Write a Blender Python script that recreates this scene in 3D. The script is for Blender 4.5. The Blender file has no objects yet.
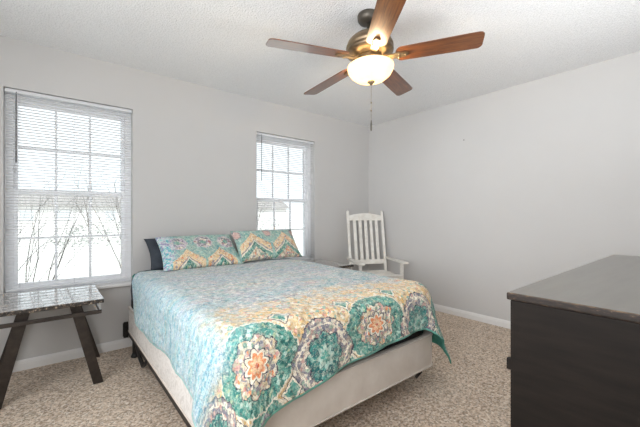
import bpy, bmesh, math, random
from mathutils import Vector, Matrix, noise
PI = math.pi
R = math.radians
scene = bpy.context.scene
COL = scene.collection

# ------------------------------------------------------------------ camera, world, lights, exposure
YAW = 0.88692433
cam_d = bpy.data.cameras.new('camera')
cam_d.lens = 330.455 / 640 * 36
cam_d.sensor_width = 36
cam_d.shift_y = 0.0023
cam_d.clip_start = 0.02
cam = bpy.data.objects.new('camera', cam_d)
cam.location = (-3.599, -3.294, 1.149)
cam.rotation_euler = (PI / 2, 0, YAW - PI / 2)
COL.objects.link(cam)
scene.camera = cam

world = bpy.data.worlds.new('world')
scene.world = world
world.use_nodes = True
wn = world.node_tree
bg = wn.nodes['Background']
bg.inputs['Color'].default_value = (0.90, 0.95, 1.0, 1)
bg.inputs['Strength'].default_value = 1.75


def area_light(name, loc, target, sx, sy, energy, col=(1, 1, 1), portal=False, spread=180):
    d = bpy.data.lights.new(name, 'AREA')
    d.shape = 'RECTANGLE'
    d.size, d.size_y = sx, sy
    d.energy = energy
    d.color = col
    d.spread = R(spread)
    if portal:
        d.cycles.is_portal = True
    o = bpy.data.objects.new(name, d)
    o.location = loc
    o.rotation_euler = (Vector(target) - Vector(loc)).to_track_quat('-Z', 'Y').to_euler()
    COL.objects.link(o)
    return o


for wx in (-3.449, -1.413):
    area_light('sky_portal', (wx, 0.21, 1.32), (wx, -1, 1.32), 0.8, 1.52, 1, portal=True)
sun_d = bpy.data.lights.new('sun', 'SUN')
sun_d.energy = 4.0
sun_d.angle = R(2)
sun_d.color = (1.0, 0.98, 0.95)
sun = bpy.data.objects.new('sun', sun_d)
sun.rotation_euler = Vector((0.25, 0.9, -1.0)).to_track_quat('-Z', 'Y').to_euler()
COL.objects.link(sun)
# added fill lights just inside the west and south walls, out of view
area_light('west_fill', (-4.50, -2.3, 1.45), (0, -2.1, 1.5), 1.9, 1.5, 50, (0.97, 0.985, 1.0))
area_light('southwest_fill', (-4.2, -3.50, 1.60), (0.0, -1.5, 1.85), 1.2, 1.6, 24, (0.98, 0.99, 1.0), spread=80)
area_light('ceiling_fill', (-1.7, -3.48, 1.2), (-1.6, -2.8, 2.44), 1.8, 0.25, 14, (0.97, 0.985, 1.0), spread=130)

scene.view_settings.view_transform = 'Standard'
scene.view_settings.look = 'None'
scene.view_settings.gamma = 1
scene.view_settings.use_curve_mapping = False
scene.view_settings.exposure = 0.0
scene.cycles.max_bounces = 10
scene.cycles.diffuse_bounces = 6
scene.cycles.transparent_max_bounces = 24
scene.cycles.sample_clamp_indirect = 6
scene.cycles.use_denoising = True
scene.cycles.caustics_reflective = False
scene.cycles.caustics_refractive = False


# ------------------------------------------------------------------ node helpers
def srgb(h):
    if isinstance(h, str):
        h = [int(h[i:i + 2], 16) for i in (0, 2, 4)]
    return tuple(((c / 255) / 12.92 if c / 255 <= 0.04045 else ((c / 255 + 0.055) / 1.055) ** 2.4) for c in h) + (1,)


class X:
    """socket wrapper building Math nodes"""
    nt = None

    def __init__(s, k):
        s.k = k

    @staticmethod
    def m(op, *a, clamp=False):
        n = X.nt.nodes.new('ShaderNodeMath')
        n.operation = op
        n.use_clamp = clamp
        for i, v in enumerate(a):
            if isinstance(v, X):
                X.nt.links.new(v.k, n.inputs[i])
            else:
                n.inputs[i].default_value = v
        return X(n.outputs[0])

    def __add__(s, o): return X.m('ADD', s, o)
    def __radd__(s, o): return X.m('ADD', o, s)
    def __sub__(s, o): return X.m('SUBTRACT', s, o)
    def __rsub__(s, o): return X.m('SUBTRACT', o, s)
    def __mul__(s, o): return X.m('MULTIPLY', s, o)
    def __rmul__(s, o): return X.m('MULTIPLY', o, s)
    def __truediv__(s, o): return X.m('DIVIDE', s, o)


def mat(name, base=(0.8, 0.8, 0.8, 1), rough=0.5, metal=0.0, spec=0.5, emit=None, es=0.0, coat=0.0):
    m = bpy.data.materials.new(name)
    m.use_nodes = True
    b = m.node_tree.nodes['Principled BSDF']
    b.inputs['Base Color'].default_value = base
    b.inputs['Roughness'].default_value = rough
    b.inputs['Metallic'].default_value = metal
    b.inputs['Specular IOR Level'].default_value = spec
    b.inputs['Coat Weight'].default_value = coat
    if emit:
        b.inputs['Emission Color'].default_value = emit
        b.inputs['Emission Strength'].default_value = es
    m.diffuse_color = base
    return m


def nd(m, t, **kw):
    n = m.node_tree.nodes.new(t)
    for k, v in kw.items():
        setattr(n, k, v)
    return n


def lk(m, a, b):
    m.node_tree.links.new(a, b)


def coords(m, kind='Object', scale=None):
    tc = nd(m, 'ShaderNodeTexCoord')
    if scale is None:
        return tc.outputs[kind]
    mp = nd(m, 'ShaderNodeMapping')
    mp.inputs['Scale'].default_value = scale
    lk(m, tc.outputs[kind], mp.inputs['Vector'])
    return mp.outputs[0]


def noise_tex(m, vec, scale, detail=4, rough=0.6, dist=0.0):
    n = nd(m, 'ShaderNodeTexNoise')
    n.inputs['Scale'].default_value = scale
    n.inputs['Detail'].default_value = detail
    n.inputs['Roughness'].default_value = rough
    n.inputs['Distortion'].default_value = dist
    lk(m, vec, n.inputs['Vector'])
    return n.outputs['Fac']


def voro(m, vec, scale, feature='F1', out='Distance'):
    n = nd(m, 'ShaderNodeTexVoronoi', feature=feature)
    n.inputs['Scale'].default_value = scale
    lk(m, vec, n.inputs['Vector'])
    return n.outputs[out]


def ramp(m, fac, stops, interp='LINEAR'):
    n = nd(m, 'ShaderNodeValToRGB')
    n.color_ramp.interpolation = interp
    el = n.color_ramp.elements
    while len(el) < len(stops):
        el.new(0.5)
    for e, (p, c) in zip(el, stops):
        e.position = p
        e.color = c if len(c) == 4 else (*c, 1)
    lk(m, fac, n.inputs[0])
    return n.outputs[0]


def mix(m, fac, a, b, mode='MIX'):
    n = nd(m, 'ShaderNodeMix', data_type='RGBA', blend_type=mode)
    for s, v in ((n.inputs[0], fac), (n.inputs[6], a), (n.inputs[7], b)):
        if isinstance(v, X):
            lk(m, v.k, s)
        elif hasattr(v, 'links'):
            lk(m, v, s)
        else:
            s.default_value = v
    return n.outputs[2]


def bump(m, h, strength=0.3, dist=0.01):
    b = nd(m, 'ShaderNodeBump')
    b.inputs['Strength'].default_value = strength
    b.inputs['Distance'].default_value = dist
    lk(m, h, b.inputs['Height'])
    lk(m, b.outputs[0], m.node_tree.nodes['Principled BSDF'].inputs['Normal'])


def base(m, col):
    lk(m, col, m.node_tree.nodes['Principled BSDF'].inputs['Base Color'])


# ------------------------------------------------------------------ materials
M = {}


def make_materials():
    m = M['wall'] = mat('wall_paint', srgb('c3c2c1'), 0.62, spec=0.35)
    v = coords(m)
    base(m, ramp(m, noise_tex(m, v, 1.2, 3), [(0.3, srgb('c9c8c7')), (0.7, srgb('cccbca'))]))
    bump(m, noise_tex(m, v, 60, 3), 0.12, 0.004)
    m = M['ceiling'] = mat('popcorn_ceiling', srgb('dcdcdc'), 0.95, spec=0.1)
    v = coords(m)
    vo = voro(m, v, 85)
    nn = noise_tex(m, v, 130, 4, 0.7)
    mx = mix(m, 0.55, vo, nn)
    base(m, ramp(m, nn, [(0.3, srgb('dedfe0')), (0.5, srgb('f3f4f5')), (0.8, srgb('fafafa'))]))
    bump(m, mx, 0.7, 0.012)
    m = M['carpet'] = mat('speckled_carpet', srgb('9c8a7c'), 1.0, spec=0.05)
    v = coords(m)
    n1 = noise_tex(m, v, 46, 5, 0.85)
    n2 = noise_tex(m, v, 4, 3)
    c = ramp(m, n1, [(0.36, srgb('7a6552')), (0.44, srgb('bfa488')), (0.52, srgb('ead6bf')), (0.60, srgb('fff6ea'))])
    vc = nd(m, 'ShaderNodeTexVoronoi')
    vc.inputs['Scale'].default_value = 105
    lk(m, v, vc.inputs['Vector'])
    sv = nd(m, 'ShaderNodeSeparateColor')
    lk(m, vc.outputs['Color'], sv.inputs[0])
    c2 = ramp(m, sv.outputs[0], [(0.0, srgb('33271e')), (0.2, srgb('7d6855')), (0.45, srgb('c6af98')), (0.75, srgb('ead8c5')), (1.0, srgb('fff9f0'))])
    c = mix(m, 0.6, c, c2)
    c = mix(m, 0.18, c, ramp(m, n2, [(0.35, srgb('a08b76')), (0.65, srgb('d6c5b0'))]))
    base(m, c)
    bump(m, noise_tex(m, v, 110, 4, 0.8), 0.6, 0.015)
    m.node_tree.nodes['Principled BSDF'].inputs['Sheen Weight'].default_value = 0.15
    m = M['trim'] = mat('white_trim_paint', srgb('e6e5e4'), 0.4)
    bump(m, noise_tex(m, coords(m), 30, 2), 0.05, 0.002)
    m = M['vinyl'] = mat('white_vinyl', srgb('f8f9fc'), 0.4)
    bump(m, noise_tex(m, coords(m), 40, 2), 0.03, 0.002)
    m = M['blind'] = mat('blind_slat_white', srgb('fafafb'), 0.45)
    b = m.node_tree.nodes['Principled BSDF']
    nt = m.node_tree
    tr = nd(m, 'ShaderNodeBsdfTranslucent')
    tr.inputs['Color'].default_value = (0.97, 0.98, 0.98, 1)
    ms = nd(m, 'ShaderNodeMixShader')
    ms.inputs[0].default_value = 0.55
    lk(m, b.outputs[0], ms.inputs[1])
    lk(m, tr.outputs[0], ms.inputs[2])
    lk(m, ms.outputs[0], nt.nodes['Material Output'].inputs[0])
    bump(m, noise_tex(m, coords(m), 50, 2), 0.03, 0.001)
    m = M['headrail'] = mat('blind_rail_white', srgb('dcdee1'), 0.4)
    bump(m, noise_tex(m, coords(m), 50, 2), 0.03, 0.001)
    m = M['wand'] = mat('clear_grey_wand', srgb('77787a'), 0.25)
    bump(m, noise_tex(m, coords(m), 50, 2), 0.03, 0.001)
    # glass
    m = M['glass'] = mat('window_glass', (1, 1, 1, 1), 0.02)
    nt = m.node_tree
    t = nd(m, 'ShaderNodeBsdfTransparent')
    g = nd(m, 'ShaderNodeBsdfGlossy')
    g.inputs['Roughness'].default_value = 0.02
    f = nd(m, 'ShaderNodeFresnel')
    f.inputs['IOR'].default_value = 1.35
    ms = nd(m, 'ShaderNodeMixShader')
    t.inputs['Color'].default_value = (0.96, 0.98, 0.98, 1)
    lk(m, f.outputs[0], ms.inputs[0])
    lk(m, t.outputs[0], ms.inputs[1])
    lk(m, g.outputs[0], ms.inputs[2])
    lk(m, ms.outputs[0], nt.nodes['Material Output'].inputs[0])
    # fan wood
    m = M['wood'] = mat('fan_blade_walnut', srgb('7a4a2c'), 0.30, coat=0.9)
    m.node_tree.nodes['Principled BSDF'].inputs['Coat Roughness'].default_value = 0.18
    v = coords(m, 'Object', (3, 40, 40))
    base(m, ramp(m, noise_tex(m, v, 2.2, 5, 0.65, 0.6), [(0.3, srgb('3c2114')), (0.5, srgb('643a20')), (0.72, srgb('84532e'))]))
    m = M['bronze'] = mat('aged_bronze', srgb('8a7a62'), 0.38, 0.85)
    base(m, ramp(m, noise_tex(m, coords(m), 9, 3), [(0.3, srgb('6d5d4a')), (0.7, srgb('a08d70'))]))
    m = M['dark_bronze'] = mat('dark_bronze', srgb('4a4640'), 0.45, 0.6)
    base(m, ramp(m, noise_tex(m, coords(m), 9, 3), [(0.3, srgb('3d3a36')), (0.7, srgb('5b554c'))]))
    m = M['bowl'] = mat('frosted_lamp_glass', srgb('fff3dc'), 0.35, emit=(1.0, 0.80, 0.52, 1), es=0.62)
    e = ramp(m, noise_tex(m, coords(m), 9, 4, 0.6, 1.0), [(0.3, (1.0, 0.70, 0.38, 1)), (0.65, (1.0, 0.85, 0.60, 1))])
    lk(m, e, m.node_tree.nodes['Principled BSDF'].inputs['Emission Color'])
    tr = nd(m, 'ShaderNodeBsdfTranslucent')
    tr.inputs['Color'].default_value = (0.42, 0.34, 0.22, 1)
    ad = nd(m, 'ShaderNodeAddShader')
    lk(m, m.node_tree.nodes['Principled BSDF'].outputs[0], ad.inputs[0])
    lk(m, tr.outputs[0], ad.inputs[1])
    m.node_tree.nodes['Principled BSDF'].inputs['Base Color'].default_value = (0.35, 0.32, 0.26, 1)
    lk(m, ad.outputs[0], m.node_tree.nodes['Material Output'].inputs[0])
    m = M['bulb'] = mat('lit_bulb', (1, 0.9, 0.75, 1), 0.4, emit=(1.0, 0.82, 0.58, 1), es=30)
    # rocking chair
    m = M['white_wood'] = mat('white_painted_wood', srgb('e9e6df'), 0.42)
    v = coords(m)
    base(m, ramp(m, noise_tex(m, v, 14, 4), [(0.3, srgb('ddd9d0')), (0.6, srgb('eceae4'))]))
    # dresser
    m = M['dresser'] = mat('espresso_painted_wood', srgb('1f1b18'), 0.5, spec=0.1)
    v = coords(m, 'Object', (2, 2, 14))
    base(m, ramp(m, noise_tex(m, v, 3, 5), [(0.3, srgb('1a1715')), (0.7, srgb('241f1c'))]))
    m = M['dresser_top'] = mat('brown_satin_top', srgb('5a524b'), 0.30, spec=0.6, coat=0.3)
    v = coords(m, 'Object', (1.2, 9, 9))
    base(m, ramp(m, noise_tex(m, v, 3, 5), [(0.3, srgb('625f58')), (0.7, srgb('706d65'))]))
    m = M['worn_edge'] = mat('worn_brown_edge', srgb('5c4634'), 0.5)
    v = coords(m, 'Object', (6, 6, 40))
    base(m, ramp(m, noise_tex(m, v, 6, 5, 0.7), [(0.40, srgb('2a211b')), (0.53, srgb('4e3c2c')), (0.64, srgb('7d6247')), (0.72, srgb('b9ad9c'))]))
    m = M['chipped_edge'] = mat('dark_chipped_edge', srgb('2a2320'), 0.5, spec=0.25)
    v = coords(m, 'Object', (9, 9, 30))
    base(m, ramp(m, noise_tex(m, v, 5, 5, 0.7), [(0.5, srgb('241e1b')), (0.63, srgb('3d3028')), (0.70, srgb('7d6650')), (0.74, srgb('b8ada0'))]))
    # side tables
    m = M['marble'] = mat('grey_faux_marble', srgb('6b6a69'), 0.10, spec=0.8, coat=0.7)
    v = coords(m)
    c = ramp(m, noise_tex(m, v, 26, 7, 0.75, 1.4), [(0.32, srgb('2c2a29')), (0.46, srgb('77706a')), (0.56, srgb('bdbab6')), (0.68, srgb('ece9e4'))])
    base(m, c)
    m = M['marble_edge'] = mat('dark_flecked_edge', srgb('3a3634'), 0.3)
    v = coords(m)
    c = ramp(m, noise_tex(m, v, 95, 4, 0.7, 0.5), [(0.42, srgb('1b1918')), (0.56, srgb('4a4440')), (0.63, srgb('a28d74')), (0.70, srgb('c7c3be'))])
    base(m, c)
    m = M['table_metal'] = mat('dark_brown_metal', srgb('352e2a'), 0.42, 0.3)
    base(m, ramp(m, noise_tex(m, coords(m), 25, 4), [(0.3, srgb('2a2522')), (0.7, srgb('423a35'))]))
    m = M['chrome'] = mat('brushed_steel_end', srgb('c9c9c9'), 0.3, 0.8)
    base(m, ramp(m, noise_tex(m, coords(m), 25, 4), [(0.3, srgb('b8b8b8')), (0.7, srgb('d8d8d8'))]))
    # bed
    m = M['boxspring'] = mat('white_ticking', srgb('d6cfc6'), 0.85, spec=0.15)
    v = coords(m)
    base(m, ramp(m, noise_tex(m, v, 7, 4), [(0.3, srgb('cfc5bb')), (0.7, srgb('dbd3ca'))]))
    bump(m, noise_tex(m, v, 60, 4), 0.25, 0.004)
    m = M['boxspring_side'] = mat('quilted_white_damask', srgb('e3e0dc'), 0.8, spec=0.2)
    v = coords(m)
    base(m, ramp(m, noise_tex(m, v, 11, 5, 0.6, 2.2), [(0.40, srgb('d9d5d1')), (0.5, srgb('eeebe8')), (0.6, srgb('dfdbd7'))]))
    bump(m, noise_tex(m, v, 14, 4, 0.5, 2.0), 0.4, 0.01)
    m = M['sheet'] = mat('charcoal_sheet', srgb('3a3f46'), 0.75, spec=0.2)
    v = coords(m)
    base(m, ramp(m, noise_tex(m, v, 9, 4), [(0.3, srgb('333840')), (0.7, srgb('474d55'))]))
    bump(m, noise_tex(m, v, 9, 4), 0.3, 0.01)
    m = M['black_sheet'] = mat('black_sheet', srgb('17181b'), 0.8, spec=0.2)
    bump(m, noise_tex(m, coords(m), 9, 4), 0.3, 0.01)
    m = M['steel'] = mat('black_bed_steel', srgb('2a2827'), 0.5, 0.4)
    base(m, ramp(m, noise_tex(m, coords(m), 25, 4), [(0.3, srgb('211f1e')), (0.7, srgb('373432'))]))
    m = M['rubber'] = mat('black_caster_plastic', srgb('1d1c1b'), 0.5)
    bump(m, noise_tex(m, coords(m), 20, 2), 0.05, 0.002)
    m = M['lining'] = mat('beige_lining_cloth', srgb('c7b9a6'), 0.9, spec=0.1)
    base(m, ramp(m, noise_tex(m, coords(m), 18, 4), [(0.3, srgb('b5a692')), (0.7, srgb('d2c6b5'))]))
    m = M['teal_back'] = mat('teal_quilt_backing', srgb('4f9284'), 0.85, spec=0.15)
    v = coords(m)
    base(m, ramp(m, noise_tex(m, v, 12, 4), [(0.3, srgb('43877a')), (0.7, srgb('5a9d8e'))]))
    bump(m, noise_tex(m, v, 70, 3), 0.4, 0.004)
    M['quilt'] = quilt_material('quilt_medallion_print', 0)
    M['sham_a'] = quilt_material('sham_print_with_medallion', 1)
    M['sham_b'] = quilt_material('sham_print_with_arches', 2)
    # outside
    m = M['lawn'] = mat('winter_lawn', srgb('b3ae9c'), 0.95)
    base(m, ramp(m, noise_tex(m, coords(m), 1.5, 6), [(0.35, srgb('cfcdc6')), (0.65, srgb('e6e4de'))]))
    m = M['bark'] = mat('grey_bark', srgb('6f6259'), 0.9)
    base(m, ramp(m, noise_tex(m, coords(m), 18, 4), [(0.3, srgb('6a6562')), (0.7, srgb('857f7c'))]))
    m = M['siding'] = mat('pale_siding', srgb('cfc9c2'), 0.8)
    base(m, ramp(m, noise_tex(m, coords(m, 'Object', (1, 1, 12)), 3, 4), [(0.3, srgb('d6d4d2')), (0.7, srgb('e4e2e0'))]))
    m = M['shingle'] = mat('grey_shingles', srgb('6a6663'), 0.9)
    base(m, ramp(m, noise_tex(m, coords(m), 6, 4), [(0.3, srgb('86827f')), (0.7, srgb('a5a19e'))]))
    m = M['dark_glass'] = mat('dark_house_glass', srgb('c3c8cc'), 0.3)
    bump(m, noise_tex(m, coords(m), 1, 2), 0.05, 0.01)
    m = M['soffit'] = mat('tan_soffit', srgb('b9b0a3'), 0.8)
    base(m, ramp(m, noise_tex(m, coords(m), 5, 4), [(0.3, srgb('b0a799')), (0.7, srgb('c3baad'))]))
    m = M['foliage'] = mat('dusty_foliage', srgb('5d6350'), 0.9)
    base(m, ramp(m, noise_tex(m, coords(m), 5, 4), [(0.3, srgb('8e908c')), (0.7, srgb('b5b7b2'))]))
    m = M['plaster_dark'] = mat('dark_hole', srgb('4a4038'), 0.8)
    bump(m, noise_tex(m, coords(m), 20, 2), 0.05, 0.002)


def quilt_material(name, kind):
    """printed medallion cotton, stipple quilted. UV = metres on the cloth."""
    m = mat(name, srgb('9fc8c4'), 0.8, spec=0.15)
    m.node_tree.nodes['Principled BSDF'].inputs['Sheen Weight'].default_value = 0.2
    X.nt = m.node_tree
    uv = nd(m, 'ShaderNodeUVMap')
    uv.uv_map = 'UVMap'
    sp = nd(m, 'ShaderNodeSeparateXYZ')
    lk(m, uv.outputs[0], sp.inputs[0])
    U, V = X(sp.outputs[0]), X(sp.outputs[1])
    vec = uv.outputs[0]
    n1 = X(noise_tex(m, vec, 11, 3, 0.6))
    n2 = X(noise_tex(m, vec, 34, 3, 0.7))
    n3 = X(noise_tex(m, vec, 80, 3, 0.75))
    wob = (n1 - 0.5) * 0.030 + (n2 - 0.5) * 0.045
    teal, teal2, pale = srgb('418a7f'), srgb('71aa9a'), srgb('b4d5c9')
    cream, tan, gold, peach = srgb('efe6d2'), srgb('e0c596'), srgb('dfb878'), srgb('ee9560')
    pink, mauve, navy, ink = srgb('d8b0a8'), srgb('8b8790'), srgb('3c4468'), srgb('433f4e')
    white = srgb('f1f2ee')

    def gt(a, b): return X.m('GREATER_THAN', a, b)
    def lt(a, b): return X.m('LESS_THAN', a, b)
    def ab(a): return X.m('ABSOLUTE', a)

    def radial(a, b, n, amp, dia=0.0, sc=1.0):
        r = X.m('SQRT', a * a + b * b)
        if dia:
            r = r * (1 - dia) + (ab(a) + ab(b)) * (0.78 * dia)
        th = X.m('ARCTAN2', b, a)
        lob = ab(X.m('COSINE', th * (n / 2)))
        return r, (r * (1.0 + amp - lob * amp) + wob * sc)

    def period(x, o, p):
        return (X.m('FRACT', (x - o) / p + 100.5) - 0.5) * p
    # multi-coloured leaf flecks used everywhere
    vt = nd(m, 'ShaderNodeTexVoronoi')
    vt.inputs['Scale'].default_value = 66 if kind == 0 else 58
    lk(m, vec, vt.inputs['Vector'])
    sc_ = nd(m, 'ShaderNodeSeparateColor')
    lk(m, vt.outputs['Color'], sc_.inputs[0])
    cr, cg = X(sc_.outputs[0]), X(sc_.outputs[1])
    ink_line = lt(ab(n3 - 0.5), 0.018)
    pale_line = lt(ab(n2 - 0.55), 0.020)
    floral = ramp(m, cr.k, [(0.0, cream), (0.18, srgb('cf9f96')), (0.32, srgb('b9a88c')), (0.48, srgb('e3cfa8')), (0.62, mauve), (0.72, srgb('d9d3bd')), (0.84, srgb('86a894')), (0.94, peach)], 'CONSTANT')
    greens = ramp(m, cr.k, [(0.0, teal), (0.25, srgb('5b9e90')), (0.5, teal2), (0.68, srgb('2c7068')), (0.86, pale), (0.94, srgb('a9c4a0'))], 'CONSTANT')
    golds = ramp(m, cr.k, [(0.0, gold), (0.25, tan), (0.45, cream), (0.62, srgb('e6cda4')), (0.78, srgb('c4a888')), (0.86, srgb('8bb3a2')), (0.94, srgb('d99a84'))], 'CONSTANT')

    def layer(col, mask, c):
        return mix(m, mask, col, c)

    def medal_a(col, a, b, S=1.0):
        """teal oval with a scalloped floral and a peach star"""
        a, b = a * (1 / S), b * (1 / S)
        r, q = radial(a * 0.94, b * 1.22, 8, 0.0, 0.25)
        col = layer(col, lt(q, 0.212), cream)
        col = layer(col, lt(q, 0.204), greens)
        r, q2 = radial(a * 0.98, b * 1.22, 10, 0.20)
        col = layer(col, lt(q2, 0.140), ink)
        col = layer(col, lt(q2, 0.134), floral)
        col = layer(col, lt(ab(q2 - 0.090), 0.004), mauve)
        r, q3 = radial(a, b * 1.12, 8, 0.50, sc=0.4)
        col = layer(col, lt(q3, 0.078), ink)
        col = layer(col, lt(q3, 0.070), cream)
        col = layer(col, lt(q3, 0.054), peach)
        col = layer(col, lt(q3, 0.034), srgb('f6c79a'))
        col = layer(col, lt(q3, 0.012), srgb('d9633a'))
        return col

    def medal_b(col, a, b, S=1.0):
        """hexagonal floral frame around a lobed teal flower"""
        a, b = a * (1 / S), b * (1 / S)
        r, q = radial(a, b, 6, 0.06, 0.3)
        col = layer(col, lt(q, 0.178), ink)
        col = layer(col, lt(q, 0.172), ramp(m, cg.k, [(0.0, mauve), (0.25, srgb('b3a79c')), (0.45, cream), (0.62, srgb('cda79c')), (0.76, srgb('77788a')), (0.9, srgb('9cb39f'))], 'CONSTANT'))
        col = layer(col, lt(ab(q - 0.148), 0.004), cream)
        r, q2 = radial(a, b, 8, 0.22)
        col = layer(col, lt(q2, 0.116), ink)
        col = layer(col, lt(q2, 0.110), ramp(m, cr.k, [(0.0, srgb('2f7d79')), (0.35, srgb('47968c')), (0.6, srgb('26696b')), (0.85, srgb('86b9ab'))], 'CONSTANT'))
        r, q3 = radial(a, b, 8, 0.55, sc=0.4)
        col = layer(col, lt(q3, 0.056), pale)
        col = layer(col, lt(q3, 0.030), srgb('5aa596'))
        return col

    if kind == 0:
        UA, VA = 0.128, -2.205
        A_, B_ = period(U, UA, 0.74), period(V, VA, 0.66)
        col = golds
        # small green lozenges between the big medallions
        g1 = ab(period(U, UA + 0.185, 0.37)) + ab(period(V, VA + 0.17, 0.33))
        col = layer(col, lt(g1 + wob, 0.060), ink)
        col = layer(col, lt(g1 + wob, 0.054), cream)
        col = layer(col, lt(g1 + wob, 0.040), greens)
        # half ovals along the hem, below the star medallions
        r, q = radial(A_ * 0.85, V - VA + 0.28, 8, 0.05)
        col = layer(col, lt(q, 0.150), cream)
        col = layer(col, lt(q, 0.142), greens)
        col = layer(col, lt(ab(q - 0.080), 0.006), mauve)
        col = medal_a(col, A_, B_)
        col = medal_b(col, period(U, UA + 0.37, 0.74), period(V, VA - 0.07, 0.66))
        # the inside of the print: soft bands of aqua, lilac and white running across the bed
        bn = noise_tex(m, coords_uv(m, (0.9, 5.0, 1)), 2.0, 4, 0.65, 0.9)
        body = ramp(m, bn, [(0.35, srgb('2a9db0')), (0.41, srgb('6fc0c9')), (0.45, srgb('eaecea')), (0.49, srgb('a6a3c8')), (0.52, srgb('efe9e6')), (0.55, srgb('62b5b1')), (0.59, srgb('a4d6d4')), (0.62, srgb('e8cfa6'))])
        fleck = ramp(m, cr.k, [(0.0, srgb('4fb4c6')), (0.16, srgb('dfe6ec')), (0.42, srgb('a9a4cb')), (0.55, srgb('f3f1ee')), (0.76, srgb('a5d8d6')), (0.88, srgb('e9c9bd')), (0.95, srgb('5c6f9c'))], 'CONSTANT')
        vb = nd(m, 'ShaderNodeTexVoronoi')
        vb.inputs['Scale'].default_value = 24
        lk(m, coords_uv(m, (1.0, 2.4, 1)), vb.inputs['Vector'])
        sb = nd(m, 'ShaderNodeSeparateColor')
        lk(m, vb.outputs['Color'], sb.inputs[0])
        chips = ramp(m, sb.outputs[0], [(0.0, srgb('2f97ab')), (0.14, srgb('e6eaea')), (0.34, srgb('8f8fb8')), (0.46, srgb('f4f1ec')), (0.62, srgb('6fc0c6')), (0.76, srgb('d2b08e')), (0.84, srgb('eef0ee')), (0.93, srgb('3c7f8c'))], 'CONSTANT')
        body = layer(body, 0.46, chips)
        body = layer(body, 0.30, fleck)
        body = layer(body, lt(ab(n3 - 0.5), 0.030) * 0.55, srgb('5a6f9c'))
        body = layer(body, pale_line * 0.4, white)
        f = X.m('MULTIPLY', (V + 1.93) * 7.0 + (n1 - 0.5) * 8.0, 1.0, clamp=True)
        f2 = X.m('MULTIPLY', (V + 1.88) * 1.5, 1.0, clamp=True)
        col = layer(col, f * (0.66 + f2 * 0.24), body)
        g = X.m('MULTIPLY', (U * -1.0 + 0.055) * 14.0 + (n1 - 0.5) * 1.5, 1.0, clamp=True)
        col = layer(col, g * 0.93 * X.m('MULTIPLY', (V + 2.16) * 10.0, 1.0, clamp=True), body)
        blue = X.m('MULTIPLY', (U * -1.0 + 0.22) * 4.0, 1.0, clamp=True) * X.m('MULTIPLY', (V + 2.16) * 10.0, 1.0, clamp=True)  # left drape deeper cyan: its lack of window glare put into the colour
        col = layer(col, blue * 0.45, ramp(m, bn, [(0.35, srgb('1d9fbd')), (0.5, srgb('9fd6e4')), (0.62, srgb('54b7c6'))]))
    else:
        col = mix(m, 0.55, greens, ramp(m, n1.k, [(0.35, srgb('8ecbc4')), (0.5, srgb('c7e0d8')), (0.65, srgb('7fb9c0'))]))
        c0 = 0.03 if kind == 1 else 0.0
        A_, B_ = U - c0, V
        if kind == 1:
            # lilac round medallions over a row of low peach arches
            for cx in (-0.20, 0.02, 0.24):
                r, q = radial(U - cx, V - 0.055, 8, 0.12)
                col = layer(col, lt(q, 0.085), srgb('d8cfd6'))
                col = layer(col, lt(q, 0.075), ramp(m, cg.k, [(0.0, mauve), (0.4, srgb('cdbfd0')), (0.7, cream), (0.88, srgb('b3727a'))], 'CONSTANT'))
                col = layer(col, lt(q, 0.026), teal2)
            arcs, top, wid = ((-0.14, 0.15), -0.02, 0.135)
            col = layer(col, X.m('MULTIPLY', (U * -1.0 - 0.20) * 12.0, 1.0, clamp=True) * 0.9,
                        ramp(m, cr.k, [(0.0, srgb('5fc0cf')), (0.3, srgb('d8dcea')), (0.6, srgb('a49cc6')), (0.8, srgb('bfe3e0'))], 'CONSTANT'))
        else:
            for cx in (-0.33, 0.0, 0.33):
                r, q = radial(U - cx, V - 0.11, 8, 0.12)
                col = layer(col, lt(q, 0.050), mauve)
                col = layer(col, lt(q, 0.040), pink)
            arcs, top, wid = ((-0.17, 0.19), 0.13, 0.165)
        for cx in arcs:
            a = ab(U - cx)
            # ogee arch: edge height falls away from the apex
            e = (V - top) + X.m('POWER', a * 6.0, 0.75) * 0.155 + wob * 0.6
            inside = X.m('MULTIPLY', lt(a, wid), lt(e, 0.0))
            peachy = ramp(m, cg.k, [(0.0, srgb('efcf9f')), (0.4, srgb('f4e0bf')), (0.66, srgb('e2b88c')), (0.84, srgb('93878c')), (0.92, peach)], 'CONSTANT')
            col = layer(col, inside, peachy)
            e2 = e + 0.085
            col = layer(col, X.m('MULTIPLY', inside, lt(e2, 0.0)), mauve)
            col = layer(col, X.m('MULTIPLY', inside, lt(e2 + 0.012, 0.0)), cream)
            col = layer(col, X.m('MULTIPLY', inside, lt(e2 + 0.030, 0.0)), greens)
            col = layer(col, X.m('MULTIPLY', inside, lt(e2 + 0.085, 0.0)), floral)
        col = layer(col, pale_line * 0.4, white)
    # fine printed scroll lines over everything
    n4 = X(noise_tex(m, vec, 52, 2, 0.6))
    col = layer(col, ink_line * 0.40, ink)
    col = layer(col, lt(ab(n4 - 0.47), 0.020) * 0.40, srgb('3f5a66'))
    col = layer(col, lt(ab(n4 - 0.58), 0.022) * 0.40, cream)
    col = layer(col, pale_line * 0.25, cream)
    # stipple quilting as relief
    hb = X(voro(m, vec, 30 if kind == 0 else 50, 'SMOOTH_F1')) * -1.0 + n2 * 0.5
    if kind == 0:
        ed = nd(m, 'ShaderNodeUVMap')
        ed.uv_map = 'Edge'
        es = nd(m, 'ShaderNodeSeparateXYZ')
        lk(m, ed.outputs[0], es.inputs[0])
        col = layer(col, lt(X(es.outputs[0]), 0.010), mix(m, X.m('MULTIPLY', (U + 0.02) * 20.0, 1.0, clamp=True), srgb('a5d6d6'), srgb('6fb8ab')))
    base(m, col)
    bump(m, hb.k, 0.8, 0.014)
    return m


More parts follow.
